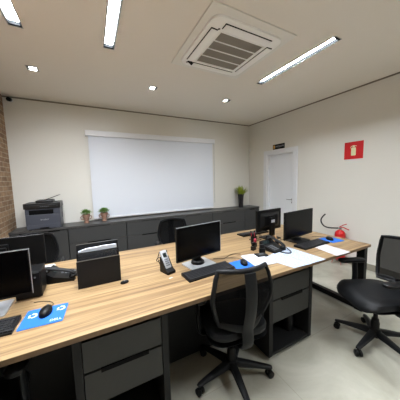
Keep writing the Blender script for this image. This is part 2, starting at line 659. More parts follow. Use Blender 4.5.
# ------------------------------------------------------------------ roller blind on the back wall
rb = thing('roller_blind', 'wide white roller blind pulled down over the back wall', 'blind', (1.36, YB, 0))
part('cassette', rb, 'white', lambda bm: box(bm, -1.41, 1.41, -0.095, -0.004, 2.395, 2.50, bev=0.012))
part('blind_fabric', rb, 'blind', boxes((-1.36, 1.36, -0.050, -0.047, 0.84, 2.40)))
part('bottom_bar', rb, 'white', lambda bm: box(bm, -1.36, 1.36, -0.060, -0.037, 0.805, 0.842, bev=0.006))


def chain(bm):
    tube(bm, [(1.395, -0.055, 2.42), (1.395, -0.055, 0.95), (1.40, -0.055, 0.93), (1.405, -0.055, 0.95), (1.405, -0.055, 2.42)], 0.0022, 6)


part('pull_chain', rb, 'silver', chain)

# ------------------------------------------------------------------ credenza along the back wall
CAB_Y = 4.19
CT = 0.78
ct = part('credenza_top', None, 'graphite_top', lambda bm: box(bm, XL + 0.002, XR - 0.002, CAB_Y - 0.012, YB - 0.002, CT - 0.035, CT, bev=0.003))
tag(ct, 'long dark grey continuous top over the low cabinets along the back wall', 'countertop')
units = [(-1.188, -0.415), (-0.41, 0.545), (0.55, 1.505), (1.51, 2.475), (2.48, 3.435), (3.44, 3.918)]
cab_lab = ['dark grey low cabinet under the printer beside the brick wall', 'dark grey low drawer cabinet under the two small potted plants',
           'dark grey low drawer cabinet behind the far chair at the middle of the desk',
           'dark grey low drawer cabinet behind the front central monitor', 'dark grey low drawer cabinet near the black vase, with open grip slots',
           'narrow dark grey low cabinet in the far right corner']
for (a, b), lab in zip(units, cab_lab):
    cx = (a + b) / 2
    h = (b - a) / 2
    t = thing('low_cabinet', lab, 'cabinet', (cx, CAB_Y, 0), 0, 'low cabinets along the back wall')
    dep = YB - CAB_Y - 0.004
    part('carcass', t, 'carcass', boxes((-h, -h + 0.018, 0.02, dep, 0.08, CT - 0.036), (h - 0.018, h, 0.02, dep, 0.08, CT - 0.036),
                                        (-h + 0.018, h - 0.018, 0.02, dep, 0.08, 0.098), (-h + 0.018, h - 0.018, dep - 0.012, dep, 0.098, CT - 0.036),
                                        (-h + 0.018, h - 0.018, 0.06, dep - 0.012, 0.40, 0.42)))
    part('plinth', t, 'slot', boxes((-h, h, 0.05, dep, 0.0, 0.08)))
    if h > 0.4 and a > -0.5:
        for z0, z1 in ((0.09, 0.464), (0.470, CT - 0.042)):
            d = part('drawer', t, 'graphite', lambda bm: box(bm, -h + 0.003, h - 0.003, 0.0, 0.019, z0, z1, bev=0.002))
            zz = z1 if z0 < 0.2 else z1
            part('grip_slot', d, 'slot', boxes((-0.19, 0.19, -0.0012, 0.012, zz - 0.016, zz + 0.001)) if z0 < 0.2 else
                 boxes((-0.19, 0.19, -0.0008, 0.012, zz - 0.005, zz + 0.001)), label='black recessed grip')
    else:
        n = 2 if h > 0.3 else 1
        for i in range(n):
            da, db = -h + 2 * h * i / n + 0.003, -h + 2 * h * (i + 1) / n - 0.003
            d = part('door', t, 'graphite', lambda bm: box(bm, da, db, 0.0, 0.019, 0.09, CT - 0.05, bev=0.002))
            part('grip_slot', d, 'slot', boxes(((da + db) / 2 - 0.08, (da + db) / 2 + 0.08, -0.0008, 0.012, CT - 0.06, CT - 0.049)),
                 label='black recessed grip')

# ------------------------------------------------------------------ bench desk
DX0, DX1, DY0, DY1 = -1.12, 2.69, 1.14, 2.36
desk = thing('bench_desk', 'long light wood bench desk on dark steel end frames filling the room', 'desk', ((DX0 + DX1) / 2, (DY0 + DY1) / 2, 0))
hx, hy = (DX1 - DX0) / 2, (DY1 - DY0) / 2
part('tabletop', desk, 'wood', lambda bm: box(bm, -hx, hx, -hy, hy, DESK_Z - 0.028, DESK_Z, bev=0.0015, seg=1))
for s in (1, -1):
    x0, x1 = (hx - 0.075, hx - 0.015) if s > 0 else (-hx + 0.015, -hx + 0.075)
    part('end_frame', desk, 'blackm', lambda bm: [box(bm, x0, x1, -hy + 0.02, -hy + 0.10, 0, DESK_Z - 0.03, bev=0.002),
                                                  box(bm, x0, x1, hy - 0.10, hy - 0.02, 0, DESK_Z - 0.03, bev=0.002),
                                                  box(bm, x0, x1, -hy + 0.10, hy - 0.10, 0.01, 0.07, bev=0.002),
                                                  box(bm, x0, x1, -hy + 0.10, hy - 0.10, DESK_Z - 0.09, DESK_Z - 0.03, bev=0.002)])
dcx = (DX0 + DX1) / 2
for xa, xb in ((DX0 + 0.09, -0.15), (0.372, 1.218)):
    part('modesty_panel', desk, 'carcass', boxes((xa - dcx, xb - dcx, -0.185, -0.165, 0.004, DESK_Z - 0.03)))
part('edge_band', desk, 'edge', boxes((-hx, hx, -hy - 0.0015, -hy, DESK_Z - 0.028, DESK_Z - 0.0012), (hx, hx + 0.0015, -hy - 0.0015, hy, DESK_Z - 0.028, DESK_Z - 0.0012)),
     label='darker brown front and end edging')
part('crossbar', desk, 'blackm', boxes((-hx + 0.076, hx - 0.076, 0.20, 0.24, DESK_Z - 0.08, DESK_Z - 0.03),
                                       (-hx + 0.076, hx - 0.076, -0.16, -0.12, DESK_Z - 0.08, DESK_Z - 0.03)))


def pedestal(x0, x1, label):
    t = thing('drawer_pedestal', label, 'drawer unit', ((x0 + x1) / 2, 1.185, 0), 0, 'drawer pedestals under the desk')
    h = (x1 - x0) / 2
    top = DESK_Z - 0.0295
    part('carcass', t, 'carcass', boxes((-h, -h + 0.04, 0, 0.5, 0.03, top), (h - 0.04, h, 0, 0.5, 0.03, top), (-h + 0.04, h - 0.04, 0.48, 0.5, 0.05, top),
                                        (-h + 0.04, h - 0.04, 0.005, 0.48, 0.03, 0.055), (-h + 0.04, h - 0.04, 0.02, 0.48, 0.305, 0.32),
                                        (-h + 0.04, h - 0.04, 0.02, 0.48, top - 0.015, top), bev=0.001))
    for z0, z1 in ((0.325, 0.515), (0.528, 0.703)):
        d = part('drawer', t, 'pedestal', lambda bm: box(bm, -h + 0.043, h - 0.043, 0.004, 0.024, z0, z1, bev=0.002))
        if z0 < 0.4:
            part('grip_slot', d, 'slot', boxes((-0.13, 0.13, -0.002, 0.022, z1 - 0.012, z1 + 0.012)), label='black recessed grip')
    for sx in (-1, 1):
        for y in (0.05, 0.45):
            part('foot', t, 'slot', lambda bm: lathe(bm, [(0, 0), (0.022, 0), (0.018, 0.03), (0, 0.03)], 12, T(sx * (h - 0.05), y, 0)), True)
    return t


pedestal(-0.145, 0.365, 'dark grey drawer pedestal under the desk between the left keyboard and the central chair')
pedestal(1.225, 1.765, 'dark grey drawer pedestal right of the central chair, holding a flask in its niche')
fl = thing('flask', 'small black rounded flask in the open niche of the pedestal right of the central chair', 'flask', (1.63, 1.33, 0.0555))
part('body', fl, 'black', lambda bm: lathe(bm, [(0, 0), (0.042, 0), (0.045, 0.01), (0.045, 0.13), (0.036, 0.155), (0, 0.157)], 20), True)
part('lid', fl, 'blackm', lambda bm: lathe(bm, [(0, 0.157), (0.03, 0.157), (0.03, 0.18), (0.024, 0.187), (0, 0.187)], 20), True)


# ------------------------------------------------------------------ office chairs
def make_chair(label, loc, rz, base_rz=0.0):
    """faces local +y, origin on the floor under the gas column"""
    t = thing('office_chair', label, 'office chair', loc, math.radians(rz), 'black office chairs')
    # seat cushion: rounded, waterfall front
    def seat(bm):
        rings = []
        for z, g in ((0.430, -0.035), (0.444, -0.010), (0.468, -0.006), (0.490, -0.016), (0.500, -0.045), (0.502, -0.11)):
            pts = rrect(-0.245 - g, 0.245 + g, -0.215 - g, 0.265 + g, 0.11, 6)
            ring = []
            for x, y in pts:
                dz = -0.045 * max(0, (y - 0.12) / 0.14) ** 2 + 0.02 * max(0, (-y - 0.08) / 0.14) ** 2 + 0.012 * (abs(x) / 0.24) ** 2
                tap = 1 - 0.10 * max(0, -y / 0.22)
                ring.append((x * tap, y, z + dz))
            rings.append(ring)
        loft(bm, rings)
    part('seat', t, 'leather', seat, True)
    part('seat_pan', t, 'frame', lambda bm: loft(bm, [[(x * 0.9, y * 0.9, 0.405) for x, y in rrect(-0.22, 0.22, -0.2, 0.22, 0.09)],
                                                      [(x, y, 0.426) for x, y in rrect(-0.22, 0.22, -0.2, 0.22, 0.09)]]), True)

    def bx(v):     # half width of backrest against height
        zs = [(0.0, 0.165), (0.10, 0.185), (0.45, 0.228), (0.60, 0.228), (0.93, 0.198), (1.0, 0.182)]
        for (a, p), (b, q) in zip(zs, zs[1:]):
            if v <= b:
                return p + (q - p) * (v - a) / (b - a)
        return zs[-1][1]

    def bp(u, v):   # u -1..1 across, v 0..1 up : concave towards the sitter
        z = 0.55 + 0.41 * v - 0.012 * u * u * v
        lean = -0.215 - 0.03 * v - 0.035 * math.sin(PI * min(1, v * 0.9))
        return Vector((u * bx(v) * 0.96, lean + 0.075 * u * u - 0.0, z))

    def back_frame(bm):
        P = [bp(-1 + 2 * k / 10, 0) for k in range(11)]
        P += [bp(1, k / 8) for k in range(1, 9)]
        P += [bp(1 - 2 * k / 10, 1) for k in range(1, 11)]
        P += [bp(-1, 1 - k / 8) for k in range(1, 8)]
        tube(bm, P, 0.017, 10, closed=True, ry=0.013)
    part('back_frame', t, 'frame', back_frame, True)

    def back_mesh(bm):
        g = [[bp(-1 + 2 * i / 14, j / 12) for i in range(15)] for j in range(13)]
        loft(bm, g, closed=False)
    part('back_mesh', t, 'mesh', back_mesh, True, 'see-through black mesh fabric')

    def spine(bm):
        P = [bp(0, 0.98) + Vector((0, -0.022, 0)), bp(0, 0.7) + Vector((0, -0.03, 0)), bp(0, 0.35) + Vector((0, -0.035, 0)),
             bp(0, 0.0) + Vector((0, -0.035, 0)), Vector((0, -0.255, 0.46)), Vector((0, -0.20, 0.400)), Vector((0, -0.05, 0.392))]
        tube(bm, P, 0.041, 10, smooth=4, ry=0.013)
    part('spine', t, 'frame', spine, True)

    def lumbar(bm):
        tube(bm, [bp(-1, 0.03), bp(-0.5, 0.02) + Vector((0, -0.012, 0)), bp(0, 0.0) + Vector((0, -0.018, 0)), bp(0.5, 0.02) + Vector((0, -0.012, 0)), bp(1, 0.03)],
             0.012, 10, smooth=4, ry=0.026)
    part('lumbar_bar', t, 'frame', lumbar, True)
    for s in (-1, 1):
        a = part('armrest', t, 'frame', lambda bm: [tube(bm, [(s * 0.17, 0.0, 0.412), (s * 0.235, 0.0, 0.415), (s * 0.262, 0.0, 0.45), (s * 0.262, 0.005, 0.56), (s * 0.255, 0.02, 0.676)],
                                                         0.030, 10, smooth=4, ry=0.014)], True)

        def pad(bm):
            rings = []
            for z, g in ((0.672, -0.006), (0.678, 0.0), (0.696, 0.0), (0.704, -0.01)):
                rings.append([(x + s * 0.255, y, z) for x, y in rrect(-0.04 - g, 0.04 + g, -0.08 - g, 0.18 + g, 0.035 + g * 0.5, 6)])
            loft(bm, rings)
        part('arm_pad', a, 'black', pad, True)
    part('mechanism', t, 'blackm', lambda bm: [box(bm, -0.09, 0.09, -0.12, 0.10, 0.355, 0.406, bev=0.012),
                                               tube(bm, [(0.06, 0.02, 0.375), (0.20, 0.03, 0.37), (0.25, 0.03, 0.375)], 0.007, 8)], True)
    part('gas_column', t, 'black', lambda bm: lathe(bm, [(0, 0.08), (0.032, 0.08), (0.034, 0.20), (0.028, 0.22), (0.028, 0.235), (0.018, 0.24), (0.018, 0.356), (0, 0.356)], 18), True)
    part('base_hub', t, 'frame', lambda bm: lathe(bm, [(0, 0.07), (0.045, 0.07), (0.052, 0.10), (0.045, 0.135), (0.035, 0.142), (0, 0.142)], 20), True)
    for k in range(5):
        a = 2 * PI * k / 5 + math.radians(base_rz)
        mr = T(rz=a)

        def leg(bm):
            secs = [(0.03, 0.034, 0.085, 0.135), (0.12, 0.030, 0.082, 0.122), (0.22, 0.025, 0.076, 0.103), (0.295, 0.020, 0.070, 0.088), (0.31, 0.012, 0.071, 0.084)]
            loft(bm, [[(x, w * c, (z0 + z1) / 2 + (z1 - z0) / 2 * d) for c, d in ((-0.8, -1), (0.8, -1), (1, -0.4), (0.75, 0.7), (0.4, 1), (-0.4, 1), (-0.75, 0.7), (-1, -0.4))]
                      for x, w, z0, z1 in secs], mx=mr)
        lg = part('base_leg', t, 'frame', leg, True)

        def caster(bm):
            sw = T(0.292, 0, 0, rz=0.9 * k) 
            tube(bm, [(0.292, 0, 0.045), (0.292, 0, 0.075)], 0.009, 8, mx=mr)
            for s in (-1, 1):
                lathe(bm, [(0, 0), (0.020, 0), (0.027, 0.004), (0.027, 0.018), (0.022, 0.022), (0, 0.022)], 18,
                      mr @ sw @ T(0.0, s * 0.016 + (-0.011), 0.027, rx=-PI / 2))
            box(bm, -0.016, 0.016, -0.006, 0.006, 0.027, 0.058, bev=0.004, mx=mr @ sw)
        part('caster', lg, 'black', caster, True)
    return t


make_chair('black mesh back office chair seen from behind in the middle of the near desk side', (0.885, 1.245, 0), -10, 50)
make_chair('black padded office chair rolled out at the right edge, turned towards the desk end', (2.225, 0.875, 0), 64, 46)
make_chair('black office chair under the left end of the near desk side, only an armrest showing', (-0.62, 1.24, 0), -3)
make_chair('black office chair on the far desk side beside the left monitor turned away', (-0.62, 2.72, 0), 180)
make_chair('black office chair on the far desk side left of the central monitor', (1.01, 2.70, 0), 176)


# ------------------------------------------------------------------ monitors
def make_monitor(label, loc, rz, W=0.51, z0=0.07, z1=0.36, base='silver', cat='monitor', bw=0.25, bulge=True):
    """screen faces local -y; origin on the desk under the screen; heights above the desk"""
    t = thing('monitor', label, cat, loc, rz, 'computer monitors')
    hw = W / 2
    sh = part('shell', t, 'bezel', lambda bm: [box(bm, -hw, hw, 0.0, 0.022, z0, z1, bev=0.004),
                                               bulge and loft(bm, [[(x, 0.020, z) for x, z in rrect(-hw + 0.04, hw - 0.04, z0 + 0.03, z1 - 0.03, 0.02)],
                                                         [(x, 0.050, z) for x, z in rrect(-hw + 0.10, hw - 0.10, z0 + 0.07, z1 - 0.07, 0.02)]])])
    part('screen', t, 'gloss', boxes((-hw + 0.008, hw - 0.008, -0.0012, 0.004, z0 + 0.016, z1 - 0.008)), label='black switched off screen')
    part('edge_trim', t, 'silver' if base == 'silver' else 'bezel', boxes((-hw + 0.003, hw - 0.003, -0.0018, 0.006, z1 - 0.005, z1 - 0.0005),
                                                                         (hw - 0.0015, hw + 0.0006, -0.0018, 0.006, z0 + 0.004, z1 - 0.0005)))
    part('neck', t, 'black', lambda bm: [box(bm, -0.042, 0.042, 0.048, 0.075, 0.01, z0 + 0.17, bev=0.006), lathe(bm, [(0, 0.0095), (0.062, 0.0095), (0.058, 0.03), (0.045, 0.04), (0, 0.042)], 20, T(0, 0.045, 0)), box(bm, -0.05, 0.05, 0.03, 0.06, z0 + 0.09, z0 + 0.19, bev=0.006)])
    part('stand_base', t, base, lambda bm: [prism(bm, rrect(-bw / 2, bw / 2, -0.07, 0.125, 0.012), 0.0, 0.009)],
         label='silver foot' if base == 'silver' else None)
    return t


mL = make_monitor('black monitor with thin silver edge at the left picture border, behind the left keyboard', (-0.62, 1.60, DESK_Z), 0, W=0.50)
mC = make_monitor('black monitor in the middle of the desk on a silver foot, facing the central chair', (0.815, 1.60, DESK_Z), math.radians(9), W=0.475, z0=0.075, z1=0.37)
mR = make_monitor('rightmost black monitor, on the desk end nearest the fire extinguisher', (2.155, 1.63, DESK_Z), math.radians(7), W=0.575, z0=0.05, z1=0.365, base='blackm')
mB = make_monitor('black monitor seen from behind with a white sticker, in front of the white door', (1.955, 1.93, DESK_Z), math.radians(185), W=0.445, z0=0.10, z1=0.36, base='blackm', bw=0.2)
part('sticker', mB, 'paper', boxes((-0.032, 0.032, 0.0745, 0.0758, 0.205, 0.24)), label='white sticker')
mBL = make_monitor('large black monitor seen from behind, back to back with the left silver edged monitor', (-0.62, 2.02, DESK_Z), math.radians(180), W=0.52, z0=0.13, z1=0.36, bulge=False)


# ------------------------------------------------------------------ keyboards, mice, mats
def make_keyboard(label, loc, rz, body='black', keys='key'):
    t = thing('keyboard', label, 'keyboard', loc, rz, 'keyboards')
    prof = [(-0.07, 0.0), (-0.07, 0.010), (0.07, 0.022), (0.07, 0.0)]
    part('body', t, body, lambda bm: loft(bm, [[(x, y, z) for y, z in prof] for x in (-0.22, 0.22)]))

    def kf(bm):
        for j in range(6):
            y = -0.052 + j * 0.0195
            z = 0.0115 + (y + 0.07) / 0.14 * 0.012
            x = -0.212
            while x < 0.205:
                w = 0.0165
                if j == 0 and -0.15 < x < -0.02:
                    w = 0.11
                if not (0.076 < x < 0.084 or 0.137 < x < 0.145):
                    box(bm, x, x + w, y - 0.008, y + 0.008, z - 0.003, z + 0.005)
                x += w + 0.0025
    part('keys', t, keys, kf)
    return t


kb = make_keyboard('black keyboard cut off by the left picture border, left of the blue mouse mat', (-0.625, 1.405, DESK_Z), math.radians(-3))
again(kb, 'black keyboard in front of the central monitor, behind the central chair back', (0.81, 1.44, DESK_Z), math.radians(4))
again(kb, 'black keyboard in front of the rightmost monitor', (2.14, 1.455, DESK_Z + 0.0002), math.radians(2))
again(kb, 'black keyboard lying on the far side of the desk, left of the monitor turned away', (1.92, 2.17, DESK_Z), math.radians(180))
kw = make_keyboard('white keyboard behind the left monitors, mostly hidden', (-0.56, 2.21, DESK_Z), math.radians(180), 'silver', 'whitekey')


def make_mat(label, loc, rz, w=0.22, d=0.18, deco=False):
    t = thing('mouse_mat', label, 'mouse mat', loc, rz, 'blue mouse mats')
    part('pad', t, 'blue', lambda bm: prism(bm, rrect(-w / 2, w / 2, -d / 2, d / 2, 0.008), 0, 0.003))
    if deco:
        for cx, cy in ((-0.062, 0.025), (0.072, 0.045)):
            def arrows(bm):
                for k in range(3):
                    a0 = 2 * PI * k / 3 + 0.3
                    pts_o, pts_i = [], []
                    for i in range(7):
                        a = a0 + 1.35 * i / 6
                        pts_o.append((cx + 0.022 * math.cos(a), cy + 0.022 * math.sin(a)))
                        pts_i.append((cx + 0.014 * math.cos(a), cy + 0.014 * math.sin(a)))
                    prism(bm, pts_o + pts_i[::-1], 0.003, 0.0034)
                    a1 = a0 + 1.35
                    a2 = a1 + 0.45
                    prism(bm, [(cx + 0.027 * math.cos(a1), cy + 0.027 * math.sin(a1)), (cx + 0.018 * math.cos(a2), cy + 0.018 * math.sin(a2)),
                               (cx + 0.009 * math.cos(a1), cy + 0.009 * math.sin(a1))], 0.003, 0.0034)
            part('arrow_mark', t, 'white', arrows, label='white circle of arrows')
        lettering('DELL', 0.026, 'white', t, T(0.065, -0.065, 0.0034), extr=0.0003)
    return t


make_mat('blue mouse mat with two white arrow circles beside the left keyboard', (-0.287, 1.42, DESK_Z), math.radians(-4), 0.205, 0.185, True)
make_mat('blue mouse mat right of the central keyboard, half under a white sheet', (1.135, 1.425, DESK_Z), math.radians(2), 0.20, 0.17)
make_mat('blue mouse mat at the right desk end below the extinguisher', (2.50, 1.46, DESK_Z), math.radians(-6), 0.20, 0.19)


def make_mouse(label, loc, rz):
    t = thing('computer_mouse', label, 'mouse', loc, rz, 'black computer mice')

    def body(bm):
        rings = []
        for f, z in ((0.94, 0.0), (1.0, 0.006), (0.96, 0.018), (0.80, 0.028), (0.5, 0.034), (0.15, 0.036)):
            rings.append([(0.031 * f * math.cos(a) * (1 - 0.08 * math.sin(a)), 0.055 * f * math.sin(a), z) for a in [2 * PI * k / 24 for k in range(24)]])
        loft(bm, rings)
    part('body', t, 'black', body, True)
    part('scroll_wheel', t, 'btn', lambda bm: lathe(bm, [(0, -0.004), (0.008, -0.004), (0.008, 0.004), (0, 0.004)], 12, T(0, 0.03, 0.028, ry=PI / 2)), True, 'grey scroll wheel')
    part('cord', t, 'rubber', lambda bm: tube(bm, [(0, 0.054, 0.006), (0.01, 0.085, 0.003), (-0.02, 0.125, 0.002), (-0.07, 0.15, -0.001), (-0.12, 0.155, -0.001)], 0.002, 6, smooth=5), True)
    return t


mo = make_mouse('black mouse on the blue mat with arrow circles', (-0.285, 1.445, DESK_Z + 0.0035), math.radians(-10))
again(mo, 'black mouse on the blue mat right of the central keyboard', (1.155, 1.425, DESK_Z + 0.0035), math.radians(-22))
again(mo, 'black mouse on the blue mat at the right desk end', (2.485, 1.47, DESK_Z + 0.0035), math.radians(-22))

# computer unit behind the left monitor
pc = thing('mini_computer', 'black compact computer box behind the left silver edged monitor', 'computer', (-0.412, 1.79, DESK_Z))
part('case', pc, 'black', lambda bm: box(bm, -0.07, 0.07, -0.10, 0.06, 0.003, 0.175, bev=0.004))
part('front_panel', pc, 'bezel', lambda bm: box(bm, -0.066, 0.066, -0.108, -0.0995, 0.01, 0.17, bev=0.003))
part('power_button', pc, 'btn', lambda bm: lathe(bm, [(0, 0), (0.006, 0), (0.006, 0.003), (0, 0.003)], 12, T(0.04, -0.108, 0.14, rx=PI / 2)))
part('rubber_feet', pc, 'rubber', boxes((-0.06, -0.04, -0.09, -0.07, 0, 0.004), (0.04, 0.06, -0.09, -0.07, 0, 0.004), (-0.06, -0.04, 0.03, 0.05, 0, 0.004), (0.04, 0.06, 0.03, 0.05, 0, 0.004)))


# ------------------------------------------------------------------ papers
def sheet(name, label, corners, material, z=0.0, thick=0.0012, cat='paper'):
    c = [Vector(p + (0,)) for p in corners]
    ctr = sum(c, Vector()) / len(c)
    bm = BM()
    prism(bm, [(p.x - ctr.x, p.y - ctr.y) for p in c], 0, thick)
    o = obj(name, bm, material)
    o.location = (ctr.x, ctr.y, DESK_Z + z)
    tag(o, label, cat, 'papers lying on the desk')
    return o


def quad(cx, cy, w, d, deg):
    a = math.radians(deg)
    return [(cx + x * math.cos(a) - y * math.sin(a), cy + x * math.sin(a) + y * math.cos(a)) for x, y in ((-w / 2, -d / 2), (w / 2, -d / 2), (w / 2, d / 2), (-w / 2, d / 2))]


sheet('paper_sheet', 'plain white sheet lying partly over the central blue mouse mat', quad(1.325, 1.435, 0.21, 0.27, -9), 'paper', 0.0042)
sheet('paper_sheet', 'large sheet with pale blue print at the desk front edge by the desk phone', [(1.40, 1.43), (1.46, 1.145), (1.66, 1.128), (1.64, 1.50)], 'printed', 0.0002)
sheet('paper_sheet', 'pale printed sheet at the desk edge beside the large blue printed one', [(1.635, 1.51), (1.655, 1.13), (1.86, 1.125), (1.85, 1.545)], 'printed', 0.0016)
sheet('paper_sheet', 'white sheet with pinkish print at the front edge below the rightmost keyboard', [(2.03, 1.125), (2.25, 1.118), (2.275, 1.39), (2.09, 1.42)], 'printed2', 0.0002)

# ------------------------------------------------------------------ file holder
fh = thing('file_holder', 'black mesh desktop file holder with white papers, left of the cordless phone', 'file holder', (0.012, 1.66, DESK_Z), math.radians(0))
W2 = 0.143
part('base', fh, 'blackm', boxes((-W2, W2, 0.0, 0.10, 0.0, 0.006)))
part('front_panel', fh, 'tray', boxes((-W2 + 0.006, W2 - 0.006, 0.001, 0.004, 0.008, 0.195)))
part('divider', fh, 'smoke', boxes((-W2 + 0.006, W2 - 0.006, 0.048, 0.051, 0.008, 0.243)))
part('back_panel', fh, 'tray', boxes((-W2 + 0.006, W2 - 0.006, 0.094, 0.097, 0.008, 0.292)))
for yy, hh in ((0.0, 0.20), (0.047, 0.248), (0.093, 0.297)):
    part('wire_frame', fh, 'blackm', lambda bm: [box(bm, -W2, -W2 + 0.007, yy, yy + 0.006, 0.004, hh, bev=0.001), box(bm, W2 - 0.007, W2, yy, yy + 0.006, 0.004, hh, bev=0.001),
                                                 box(bm, -W2 + 0.007, W2 - 0.007, yy, yy + 0.006, hh - 0.006, hh, bev=0.001), box(bm, -W2 + 0.007, W2 - 0.007, yy, yy + 0.006, 0.006, 0.012)])
part('top_rail', fh, 'chrome', boxes((-W2, W2, -0.001, 0.0068, 0.1995, 0.2025), (-W2, W2, 0.0925, 0.0995, 0.2965, 0.2985), (-W2 - 0.001, -W2, 0.0, 0.004, 0.0, 0.2)), label='bright metal edge')


def filed(bm):
    pts = [(-0.13, 0.012), (0.13, 0.012), (0.13, 0.272), (0.05, 0.274), (-0.08, 0.268), (-0.13, 0.255)]
    prism(bm, pts, -0.018, 0.0, T(0.0, 0.060, 0, rx=PI / 2))


ps = part('paper_stack', None, 'paper', filed)
ps.location = (0.012, 1.66, DESK_Z)
tag(ps, 'white sheets standing inside the black mesh file holder', 'paper')
ov = thing('pocket_gadget', 'small dark oval gadget lying to the right of the file holder', 'gadget', (0.172, 1.60, DESK_Z), math.radians(10))
part('body', ov, 'black', lambda bm: loft(bm, [[(0.032 * f * math.cos(2 * PI * k / 20), 0.02 * f * math.sin(2 * PI * k / 20), z) for k in range(20)] for f, z in ((0.9, 0), (1, 0.006), (0.85, 0.014), (0.4, 0.017))]), True)
part('button', ov, 'btn', lambda bm: lathe(bm, [(0, 0.0165), (0.006, 0.0165), (0.006, 0.0185), (0, 0.0185)], 12))
sc_ = part('paper_scrap', None, 'paper', lambda bm: prism(bm, quad(0, 0, 0.03, 0.012, 15), 0, 0.001))
sc_.location = (0.50, 1.50, DESK_Z)
tag(sc_, 'tiny white paper scrap on the wood in front of the cordless phone', 'paper')

# ------------------------------------------------------------------ cordless phone
cp = thing('cordless_phone', 'silver cordless phone standing in a black cradle left of the central monitor', 'telephone', (0.515, 1.615, DESK_Z), math.radians(18))
part('cradle', cp, 'black', lambda bm: loft(bm, [[(x, y, z) for y, z in ((-0.055, 0), (0.055, 0), (0.055, 0.12), (0.04, 0.125), (-0.02, 0.035), (-0.055, 0.02))] for x in (-0.038, 0.038)]))
tilt = T(0, -0.012, 0.028, rx=math.radians(-30))
hs = part('handset', cp, 'silver', lambda bm: box(bm, -0.031, 0.031, -0.012, 0.012, 0.004, 0.160, bev=0.008, mx=tilt), True, 'silver handset')
part('display', hs, 'lcd', lambda bm: [box(bm, -0.017, 0.017, -0.0135, -0.011, 0.098, 0.135, mx=tilt)], label='dark green display')


def cbtn(bm):
    for i in range(3):
        for j in range(4):
            box(bm, -0.017 + i * 0.0125, -0.008 + i * 0.0125, -0.014, -0.0115, 0.026 + j * 0.016, 0.036 + j * 0.016, mx=tilt)


part('keypad', hs, 'btn', cbtn)
part('cable', cp, 'rubber', lambda bm: tube(bm, [(-0.02, 0.055, 0.02), (-0.04, 0.075, 0.10), (-0.03, 0.07, 0.155), (-0.012, 0.06, 0.165), (-0.005, 0.055, 0.145), (-0.03, 0.045, 0.125),
                                               (-0.06, 0.04, 0.13), (-0.075, 0.045, 0.11), (-0.06, 0.05, 0.095), (-0.034, 0.05, 0.10)], 0.003, 6, smooth=5), True)
part('antenna', cp, 'black', lambda bm: tube(bm, [(0.03, 0.045, 0.11), (0.034, 0.055, 0.165)], 0.004, 8), True)


# ------------------------------------------------------------------ desk phones
def make_phone(label, loc, rz, m=1):
    t = thing('desk_phone', label, 'telephone', loc, rz, 'black desk phones')
    prof = [(-0.10, 0.0), (-0.10, 0.018), (0.04, 0.05), (0.09, 0.085), (0.10, 0.08), (0.10, 0.0)]
    part('body', t, 'black', lambda bm: loft(bm, [[(x, y, z) for y, z in prof] for x in (-0.09, 0.09)]))

    def keys(bm):
        for i in range(3):
            for j in range(4):
                y = -0.07 + j * 0.024
                z = 0.018 + (y + 0.10) / 0.14 * 0.032
                box(bm, m * (0.0305 + (i - 1) * 0.026) - 0.0095, m * (0.0305 + (i - 1) * 0.026) + 0.0095, y - 0.007, y + 0.007, z - 0.002, z + 0.005)
    part('keypad', t, 'btn', keys)
    part('display', t, 'lcd', lambda bm: box(bm, -0.045, 0.045, 0.0, 0.035, -0.001, 0.002, mx=T(0.03 * m, 0.045, 0.056, rx=math.radians(35))))
    hs = part('handset', t, 'blackm', lambda bm: [tube(bm, [(-0.058 * m, -0.105, 0.048), (-0.058 * m, -0.06, 0.075), (-0.058 * m, 0.02, 0.098), (-0.058 * m, 0.08, 0.112), (-0.058 * m, 0.115, 0.104)], 0.019, 10, smooth=5, ry=0.013),
                                                  lathe(bm, [(0, 0), (0.026, 0), (0.028, 0.012), (0.018, 0.028), (0, 0.03)], 16, T(-0.058 * m, -0.085, 0.024, rx=-0.2)),
                                                  lathe(bm, [(0, 0), (0.026, 0), (0.028, 0.012), (0.018, 0.028), (0, 0.03)], 16, T(-0.058 * m, 0.085, 0.082, rx=-0.2))], True)

    def coil(bm):
        P = []
        base = spline([(-0.058 * m, -0.11, 0.045), (-0.075 * m, -0.16, 0.012), (-0.04 * m, -0.19, 0.008), (0.0, -0.17, 0.008), (0.02 * m, -0.105, 0.01)], 12)
        for i, p in enumerate(base):
            for s in range(4):
                a = (i * 4 + s) * PI / 2
                q = p if i == len(base) - 1 else p.lerp(base[i + 1], s / 4)
                P.append(q + Vector((0.005 * math.cos(a) * 0.7, 0.005 * math.cos(a) * 0.7, 0.005 * math.sin(a))))
        tube(bm, P, 0.0024, 5)
    part('curly_cord', hs, 'rubber', coil, True)
    return t


ph = make_phone('black desk phone between the left monitors and the file holder', (-0.25, 1.94, DESK_Z), math.radians(80))
make_phone('black desk phone with curly cord by the large printed sheets', (1.66, 1.575, DESK_Z), math.radians(6), -1)

